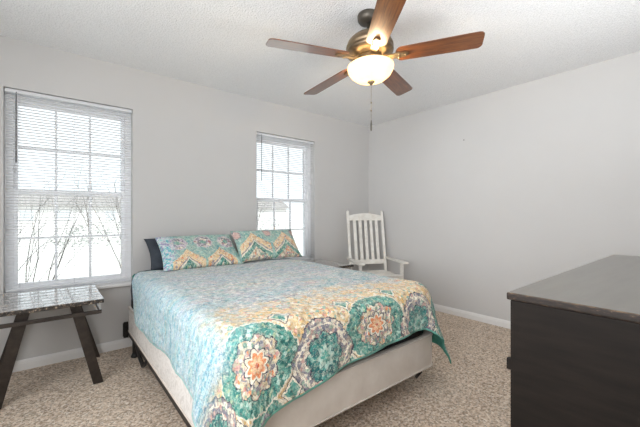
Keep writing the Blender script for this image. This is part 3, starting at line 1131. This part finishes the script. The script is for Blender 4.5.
# ------------------------------------------------------------------ rocking chair
def rocking_chair():
    t = thing('rocking_chair', 'white wooden rocking chair with slatted back in the room corner', 'rocking chair', (-0.46, -0.50, 0), R(-27))
    W = 0.24        # half width at the back posts; the chair faces local -y
    lean = R(10)

    def bk(z, x=0.0):       # point on the leaning back plane
        return Vector((x, 0.17 + (z - 0.40) * math.tan(lean), z))
    for s in (-1, 1):
        bm = bmesh.new()
        beam(bm, (s * W, 0.06, 0.075), bk(0.40, s * W), 0.036, 0.036, (1, 0, 0), 0.006)
        beam(bm, bk(0.37, s * W), bk(1.185, s * W), 0.034, 0.034, (1, 0, 0), 0.006)
        p = bk(1.19, s * W)
        lathe(bm, [(0, -0.01), (0.017, -0.008), (0.018, 0.006), (0.010, 0.016), (0, 0.018)], 12, 0, p)
        obj('back_post', bm, 'white_wood', t)
        bm = bmesh.new()
        beam(bm, (s * (W + 0.02), -0.26, 0.075), (s * (W + 0.02), -0.26, 0.575), 0.036, 0.036, (1, 0, 0), 0.006)
        obj('front_leg', bm, 'white_wood', t)
        bm = bmesh.new()
        out = []
        y0, y1 = -0.345, 0.215
        arm = [(0.022, y1), (0.030, 0.0), (0.046, -0.20), (0.052, -0.30), (0.045, y0), (-0.030, y0), (-0.036, -0.28), (-0.026, -0.05), (-0.020, y1)]
        prism(bm, [(s * (a + W + 0.022), b) for a, b in arm], 0.573, 0.595, 'z', 0.004)
        obj('armrest', bm, 'white_wood', t)
        bm = bmesh.new()     # curved rocker
        N = 14
        ol = []
        Rr = 1.15
        for k in range(N + 1):
            y = -0.42 + 0.92 * k / N
            ol.append((y, Rr - math.sqrt(Rr * Rr - (y + 0.06) ** 2)))
        ol += [(y, z + 0.052 - 0.018 * abs(k / N - 0.5) * 2) for k, (y, z) in reversed(list(enumerate(ol)))]
        prism(bm, ol, s * W - 0.013 + s * 0.008, s * W + 0.013 + s * 0.008, 'x', 0.004)
        obj('rocker', bm, 'white_wood', t)
    bm = bmesh.new()         # crest rail, arched
    ol = [(-W + 0.005, -0.05)]
    N = 14
    ol += [(-W + 0.005 + (2 * W - 0.01) * k / N, 0.015 + 0.032 * math.sin(PI * k / N)) for k in range(N + 1)]
    ol += [(W - 0.005, -0.05)]
    mt = Matrix.Translation(bk(1.125)) @ Matrix.Rotation(-lean, 4, 'X')
    prism(bm, ol, -0.011, 0.011, 'y', 0.003, 0, mt)
    obj('crest_rail', bm, 'white_wood', t)
    bm = bmesh.new()
    beam(bm, bk(0.535, -W + 0.005), bk(0.535, W - 0.005), 0.022, 0.06, tuple((bk(1) - bk(0))), 0.004)
    obj('back_rail', bm, 'white_wood', t)
    for k in range(5):
        x = (-2 + k) * 0.076
        bm = bmesh.new()
        beam(bm, bk(0.54, x), bk(1.095, x), 0.040, 0.012, tuple(Vector((0, 1, 0))), 0.003)
        obj('back_slat', bm, 'white_wood', t)
    for k in range(7):
        y = -0.285 + k * 0.068
        z = 0.425 - 0.020 * math.sin(PI * k / 6) - 0.012 * k / 6
        bm = bmesh.new()
        box(bm, (-W + 0.005 if k > 5 else -W - 0.015, y - 0.028, z), (W - 0.005 if k > 5 else W + 0.015, y + 0.028, z + 0.016), 0.004)
        obj('seat_slat', bm, 'white_wood', t)
    bm = bmesh.new()
    for s in (-1, 1):
        beam(bm, (s * (W - 0.03), -0.27, 0.385), (s * (W - 0.03), 0.165, 0.370), 0.022, 0.055, (0, 0, 1), 0.003)
    beam(bm, (-W - 0.005, -0.272, 0.388), (W + 0.005, -0.272, 0.388), 0.022, 0.060, (0, 0, 1), 0.003)
    obj('seat_frame', bm, 'white_wood', t)
    for z, y in ((0.20, -0.26), (0.20, 0.10)):
        bm = bmesh.new()
        tube(bm, [(-W - 0.01, y, z), (W + 0.01, y, z)], 0.012, 10)
        obj('stretcher', bm, 'white_wood', t)
    return t


rocking_chair()


# ------------------------------------------------------------------ dresser
def dresser():
    x0, x1, y0, y1, h = -2.446, -0.86, -3.36, -2.858, 0.90
    t = thing('dresser', 'dark espresso dresser with worn brown top edge, in the right foreground', 'dresser', ((x0 + x1) / 2, (y0 + y1) / 2, 0))
    hx, hy = (x1 - x0) / 2, (y1 - y0) / 2
    bm = bmesh.new()
    box(bm, (-hx, -hy, 0.06), (hx, hy + 0.004, h - 0.026), 0.003)
    box(bm, (-hx, -hy + 0.03, 0.0), (hx, hy - 0.05, 0.062), 0.002)
    obj('body', bm, 'dresser', t)
    bm = bmesh.new()
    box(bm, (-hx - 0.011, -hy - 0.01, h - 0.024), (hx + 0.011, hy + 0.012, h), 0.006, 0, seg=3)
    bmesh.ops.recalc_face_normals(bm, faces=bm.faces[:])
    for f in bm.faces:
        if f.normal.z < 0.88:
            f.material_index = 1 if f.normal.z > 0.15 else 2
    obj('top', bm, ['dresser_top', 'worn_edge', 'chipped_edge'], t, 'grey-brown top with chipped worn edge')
    bm = bmesh.new()
    box(bm, (-hx + 0.004, hy - 0.006, 0.645), (-hx + 0.022, hy + 0.018, 0.682), 0.004)
    obj('latch', bm, 'dresser', t)
    for c in range(3):
        for r in range(3):
            bx0 = -hx + 0.025 + c * (2 * hx - 0.05) / 3 + 0.006
            bx1 = -hx + 0.025 + (c + 1) * (2 * hx - 0.05) / 3 - 0.006
            bz0 = 0.095 + r * 0.255 + 0.005
            bz1 = 0.095 + (r + 1) * 0.255 - 0.005
            bm = bmesh.new()
            box(bm, (bx0, hy + 0.004, bz0), (bx1, hy + 0.009, bz1), 0.002)
            dr = obj('drawer', bm, 'dresser', t)
            for kx in ((bx0 * 0.86 + bx1 * 0.14), (bx0 * 0.14 + bx1 * 0.86)):
                bm = bmesh.new()
                lathe(bm, [(0, 0), (0.010, 0), (0.008, 0.006), (0.017, 0.010), (0.018, 0.015), (0, 0.018)], 16)
                bm.transform(Matrix.Translation((kx, hy + 0.009, (bz0 + bz1) / 2)) @ Matrix.Rotation(-PI / 2, 4, 'X'))
                obj('knob', bm, 'dresser', dr)
    return t


dresser()


# ------------------------------------------------------------------ ceiling fan
def ceiling_fan():
    C0 = Vector((-2.011, -1.854, 2.15))
    Rv = Vector((math.sin(YAW), -math.cos(YAW), 0))
    Fv = Vector((math.cos(YAW), math.sin(YAW), 0))
    nrm = (Vector((0, 0, 1)) - 0.035 * Rv + 0.045 * Fv).normalized()
    t = thing('ceiling_fan', 'five-blade wooden ceiling fan with lit glass bowl lamp', 'ceiling fan', (0, 0, 0))
    q = Vector((0, 0, 1)).rotation_difference(nrm)
    # the rod is pinned at the ceiling, the fan hangs a little crooked from it
    top = C0 + nrm * 0.27
    t.location = (top.x, top.y, H)
    inv = Matrix.Translation((0, 0, 0))

    def place(bm):
        bm.transform(Matrix.Translation((0, 0, top.z - H)) @ q.to_matrix().to_4x4() @ Matrix.Translation((0, 0, -0.27)))
        return bm
    bm = bmesh.new()
    lathe(bm, [(0, 0.0), (0.066, 0.0), (0.070, -0.010), (0.068, -0.035), (0.058, -0.050), (0.030, -0.056), (0, -0.056)], 40)
    obj('canopy', bm, 'dark_bronze', t)
    bm = bmesh.new()
    lathe(bm, [(0, 0.255), (0.013, 0.255), (0.013, 0.185), (0.030, 0.18), (0.032, 0.155), (0, 0.155)], 20)
    obj('down_rod', place(bm), 'dark_bronze', t)
    bm = bmesh.new()
    lathe(bm, [(0, 0.165), (0.035, 0.163), (0.070, 0.155), (0.110, 0.135), (0.138, 0.108), (0.150, 0.080), (0.151, 0.068),
               (0.146, 0.064), (0.146, 0.052), (0.151, 0.048), (0.148, 0.036), (0.120, 0.022), (0.085, 0.012), (0, 0.012)], 56)
    obj('motor_housing', place(bm), 'bronze', t)
    bm = bmesh.new()
    lathe(bm, [(0, 0.014), (0.075, 0.014), (0.080, 0.0), (0.078, -0.030), (0.085, -0.040), (0.090, -0.044), (0.090, -0.050), (0, -0.050)], 48)
    obj('light_fitter', place(bm), 'bronze', t)
    bm = bmesh.new()
    pr = [(0.146, -0.052), (0.148, -0.058), (0.143, -0.080), (0.128, -0.105), (0.100, -0.128), (0.062, -0.143), (0.020, -0.149),
          (0.0, -0.149)]
    lathe(bm, pr, 56)
    bowl = obj('lamp_bowl', place(bm), 'bowl', t, 'lit frosted glass bowl')
    md = bowl.modifiers.new('s', 'SOLIDIFY')
    md.thickness = 0.003
    bm = bmesh.new()
    lathe(bm, [(0, -0.146), (0.022, -0.148), (0.024, -0.153), (0.014, -0.160), (0.008, -0.170), (0, -0.173)], 24)
    obj('finial', place(bm), 'bronze', t)
    R0, R1 = 0.158, 0.665
    a0 = R(17)
    for k in range(5):
        ang = a0 + k * 2 * PI / 5
        rot = Matrix.Rotation(ang, 4, 'Z')
        pit = Matrix.Rotation(R(-12), 4, 'X')
        # blade
        ol = []
        w0, w1 = 0.060, 0.067
        for j in range(9):
            a = PI / 2 + PI * j / 8
            ol.append((R0 + 0.035 + 0.035 * math.cos(a), w0 * math.sin(a)))
        xs_ = [0.30, 0.42, 0.54]
        for x in xs_:
            f = (x - R0) / (R1 - R0)
            ol.append((x, -(w0 + (w1 - w0) * min(1, f * 1.3))))
        rc = 0.030
        for j in range(7):
            a = -PI / 2 + PI / 2 * j / 6
            ol.append((R1 - rc + rc * math.cos(a), -w1 + rc + rc * math.sin(a)))
        for j in range(7):
            a = PI / 2 * j / 6
            ol.append((R1 - rc + rc * math.cos(a), w1 - rc + rc * math.sin(a)))
        for x in reversed(xs_):
            f = (x - R0) / (R1 - R0)
            ol.append((x, (w0 + (w1 - w0) * min(1, f * 1.3))))
        bm = bmesh.new()
        prism(bm, ol, -0.003, 0.003, 'z', 0.0015)
        me_rot = rot @ pit
        # keep the grain along the blade: give each blade its own local frame
        o = obj('blade', bm, 'wood', t)
        full = Matrix.Translation((0, 0, top.z - H)) @ q.to_matrix().to_4x4() @ Matrix.Translation((0, 0, -0.27)) @ me_rot
        o.matrix_local = full
        # blade iron
        bm = bmesh.new()
        beam(bm, (0.085, 0, 0.010), (0.135, 0, -0.010), 0.036, 0.008, (0, 0, 1), 0.003)
        ir = [(0.115, 0.020), (0.170, 0.024), (0.215, 0.021), (0.238, 0.014), (0.244, 0.0), (0.238, -0.014), (0.215, -0.021), (0.170, -0.024), (0.115, -0.020)]
        prism(bm, ir, -0.014, -0.004, 'z', 0.003)
        for sx, sy in ((0.180, 0.014), (0.180, -0.014), (0.222, 0)):
            lathe(bm, [(0, -0.019), (0.005, -0.018), (0.006, -0.014)], 10, 0, (sx, sy, 0))
        o = obj('blade_iron', bm, 'bronze', t)
        o.matrix_local = full
    # pull chain hangs plumb from the finial
    pc = C0 - nrm * 0.170
    base_p = Vector((pc.x - top.x, pc.y - top.y, pc.z - H))
    bm = bmesh.new()
    zlen = pc.z - 1.755
    nb = 52
    for k in range(nb):
        z = -zlen * k / nb
        lathe(bm, [(0, 0.0022), (0.0016, 0), (0, -0.0022)], 6, 0, base_p + Vector((0, 0, z)))
    tube(bm, [base_p, base_p - Vector((0, 0, zlen))], 0.0009, 5)
    for z in (0.115, 0.165):
        lathe(bm, [(0, 0.006), (0.004, 0.004), (0.0045, 0), (0.004, -0.004), (0, -0.006)], 10, 0, base_p - Vector((0, 0, z)))
    ch = obj('pull_chain', bm, 'bronze', t)
    bm = bmesh.new()
    lathe(bm, [(0, 0.0), (0.003, -0.003), (0.0045, -0.02), (0.0065, -0.045), (0.005, -0.066), (0, -0.070)], 12, 0, base_p - Vector((0, 0, zlen)))
    obj('chain_pendant', bm, 'dark_bronze', ch)
    # bulbs inside the bowl
    for k in range(2):
        bm = bmesh.new()
        bmesh.ops.create_uvsphere(bm, u_segments=16, v_segments=10, radius=0.022)
        bmesh.ops.translate(bm, verts=bm.verts[:], vec=(0.055 * (1 - 2 * k), 0, -0.078))
        obj('bulb', place(bm), 'bulb', t)
    return C0, nrm


FC, FN = ceiling_fan()
pl = bpy.data.lights.new('lamp_light', 'POINT')
pl.energy = 60
pl.color = (1.0, 0.78, 0.5)
pl.shadow_soft_size = 0.05
po = bpy.data.objects.new('lamp_light', pl)
po.location = FC - FN * 0.062
COL.objects.link(po)

# ------------------------------------------------------------------ nail hole on the right wall
bm = bmesh.new()
lathe(bm, [(0, 0), (0.0035, 0), (0.006, 0.002), (0.006, 0.004), (0, 0.005)], 12)
bm.transform(Matrix.Translation((0, 0, 0)) @ Matrix.Rotation(-PI / 2, 4, 'Y'))
o = obj('nail', bm, 'plaster_dark')
o.location = (0, -1.439, 1.991)
tag(o, 'tiny dark nail head high on the right wall', 'nail')


# ------------------------------------------------------------------ outside
GZ = -0.35
bm = bmesh.new()
box(bm, (-45, WT + 0.0, GZ - 0.2), (45, 70, GZ))
struct('ground', bm, 'lawn')


def branchy(name, label, cat, base_pt, stems, height, spread, rad, seed, depth=3, group=None, mat_name='bark'):
    rnd = random.Random(seed)
    bm = bmesh.new()

    def grow(p, d, L, r, lv):
        pts, rs = [p.copy()], [r]
        n = 5
        for k in range(n):
            d = (d + Vector((rnd.uniform(-1, 1), rnd.uniform(-1, 1), rnd.uniform(-0.4, 0.9))) * 0.16).normalized()
            p = p + d * (L / n)
            pts.append(p.copy())
            rs.append(r * (1 - 0.65 * (k + 1) / n))
            if lv > 0 and k >= 1:
                nd_ = (d + Vector((rnd.uniform(-1, 1), rnd.uniform(-1, 1), rnd.uniform(-0.1, 0.8))) * 0.75).normalized()
                grow(p.copy(), nd_, L * rnd.uniform(0.40, 0.62), rs[-1] * 0.65, lv - 1)
        tube(bm, pts, rs, 4, cap=False)
    for s in range(stems):
        a = rnd.uniform(0, 2 * PI)
        d = Vector((math.cos(a) * spread, math.sin(a) * spread * 0.6, 1)).normalized()
        grow(Vector((rnd.uniform(-0.10, 0.10) * (1 if stems > 1 else 0), rnd.uniform(-0.06, 0.06), 0)), d, height * rnd.uniform(0.75, 1.0), rad, depth)
    o = obj(name, bm, mat_name)
    o.location = base_pt
    return tag(o, label, cat, group)


branchy('bare_shrub', 'bare thin-stemmed shrub just outside the left window, nearest its left side', 'shrub', (-3.85, 1.35, GZ), 7, 1.95, 0.26, 0.008, 3, 2)
branchy('bare_shrub', 'bare thin-stemmed shrub just outside the left window, nearest its right side', 'shrub', (-2.55, 3.0, GZ), 7, 2.3, 0.26, 0.011, 8, 2)
branchy('bare_tree', 'bare tree on the lawn far outside, seen through the left window', 'tree', (-2.2, 15, GZ), 1, 2.6, 0.05, 0.05, 11, 4)
branchy('bare_tree', 'bare tree on the lawn far outside, seen through the window behind the bed', 'tree', (6.6, 16, GZ), 1, 2.8, 0.05, 0.05, 15, 4)


def house(label, x, y, w, rz):
    t = thing('house', label, 'house', (x, y, GZ), rz)
    d, h = 7, 2.6
    bm = bmesh.new()
    box(bm, (-w / 2, 0, 0), (w / 2, d, h))
    obj('wall', bm, 'siding', t)
    bm = bmesh.new()
    prism(bm, [(-0.6, h - 0.05), (d + 0.6, h - 0.05), (d / 2, h + 1.7)], -w / 2 - 0.5, w / 2 + 0.5, 'x')
    obj('roof', bm, 'shingle', t)
    for k, px in enumerate((-0.34, -0.08, 0.30)):
        bm = bmesh.new()
        cx_ = px * w
        box(bm, (cx_ - 0.65, -0.05, 0.85), (cx_ + 0.65, 0.02, 2.05), 0.01)
        f = obj('window', bm, 'trim', t)
        bm = bmesh.new()
        box(bm, (cx_ - 0.57, -0.07, 0.93), (cx_ + 0.57, -0.045, 1.97), 0.0)
        obj('pane', bm, 'dark_glass', f)
    bm = bmesh.new()
    box(bm, (w * 0.12 - 0.5, -0.06, 0.0), (w * 0.12 + 0.5, 0.02, 2.1), 0.01)
    obj('door', bm, 'trim', t)
    return t


house('pale single-storey house across the street, beyond the left window', -1.5, 44, 12, R(4))
house('pale single-storey house across the street, beyond the window behind the bed', 20.5, 44, 13, R(-8))


def hedge(label, x, y, w, h, seed):
    rnd = random.Random(seed)
    bm = bmesh.new()
    for k in range(420):
        a = rnd.uniform(0, 2 * PI)
        rr = math.sqrt(rnd.random())
        p = Vector((rr * math.cos(a) * w / 2, rr * math.sin(a) * w / 3, h * rnd.random() * math.sqrt(max(0.05, 1 - rr * rr))))
        s = rnd.uniform(0.05, 0.12)
        ax = Vector((rnd.uniform(-1, 1), rnd.uniform(-1, 1), rnd.uniform(-1, 1))).normalized()
        bx_ = ax.orthogonal().normalized()
        q = [bm.verts.new(p + ax * s), bm.verts.new(p + bx_ * s * 0.5), bm.verts.new(p - ax * s), bm.verts.new(p - bx_ * s * 0.5)]
        bm.faces.new(q)
    o = obj('bush', bm, 'foliage')
    o.location = (x, y, GZ)
    return tag(o, label, 'bush')


hedge('leafy bush on the lawn, seen low through the left window', -1.4, 17, 4.5, 1.3, 3)
hedge('leafy bush on the lawn, seen low through the window behind the bed', 7.6, 17, 4.5, 1.5, 6)
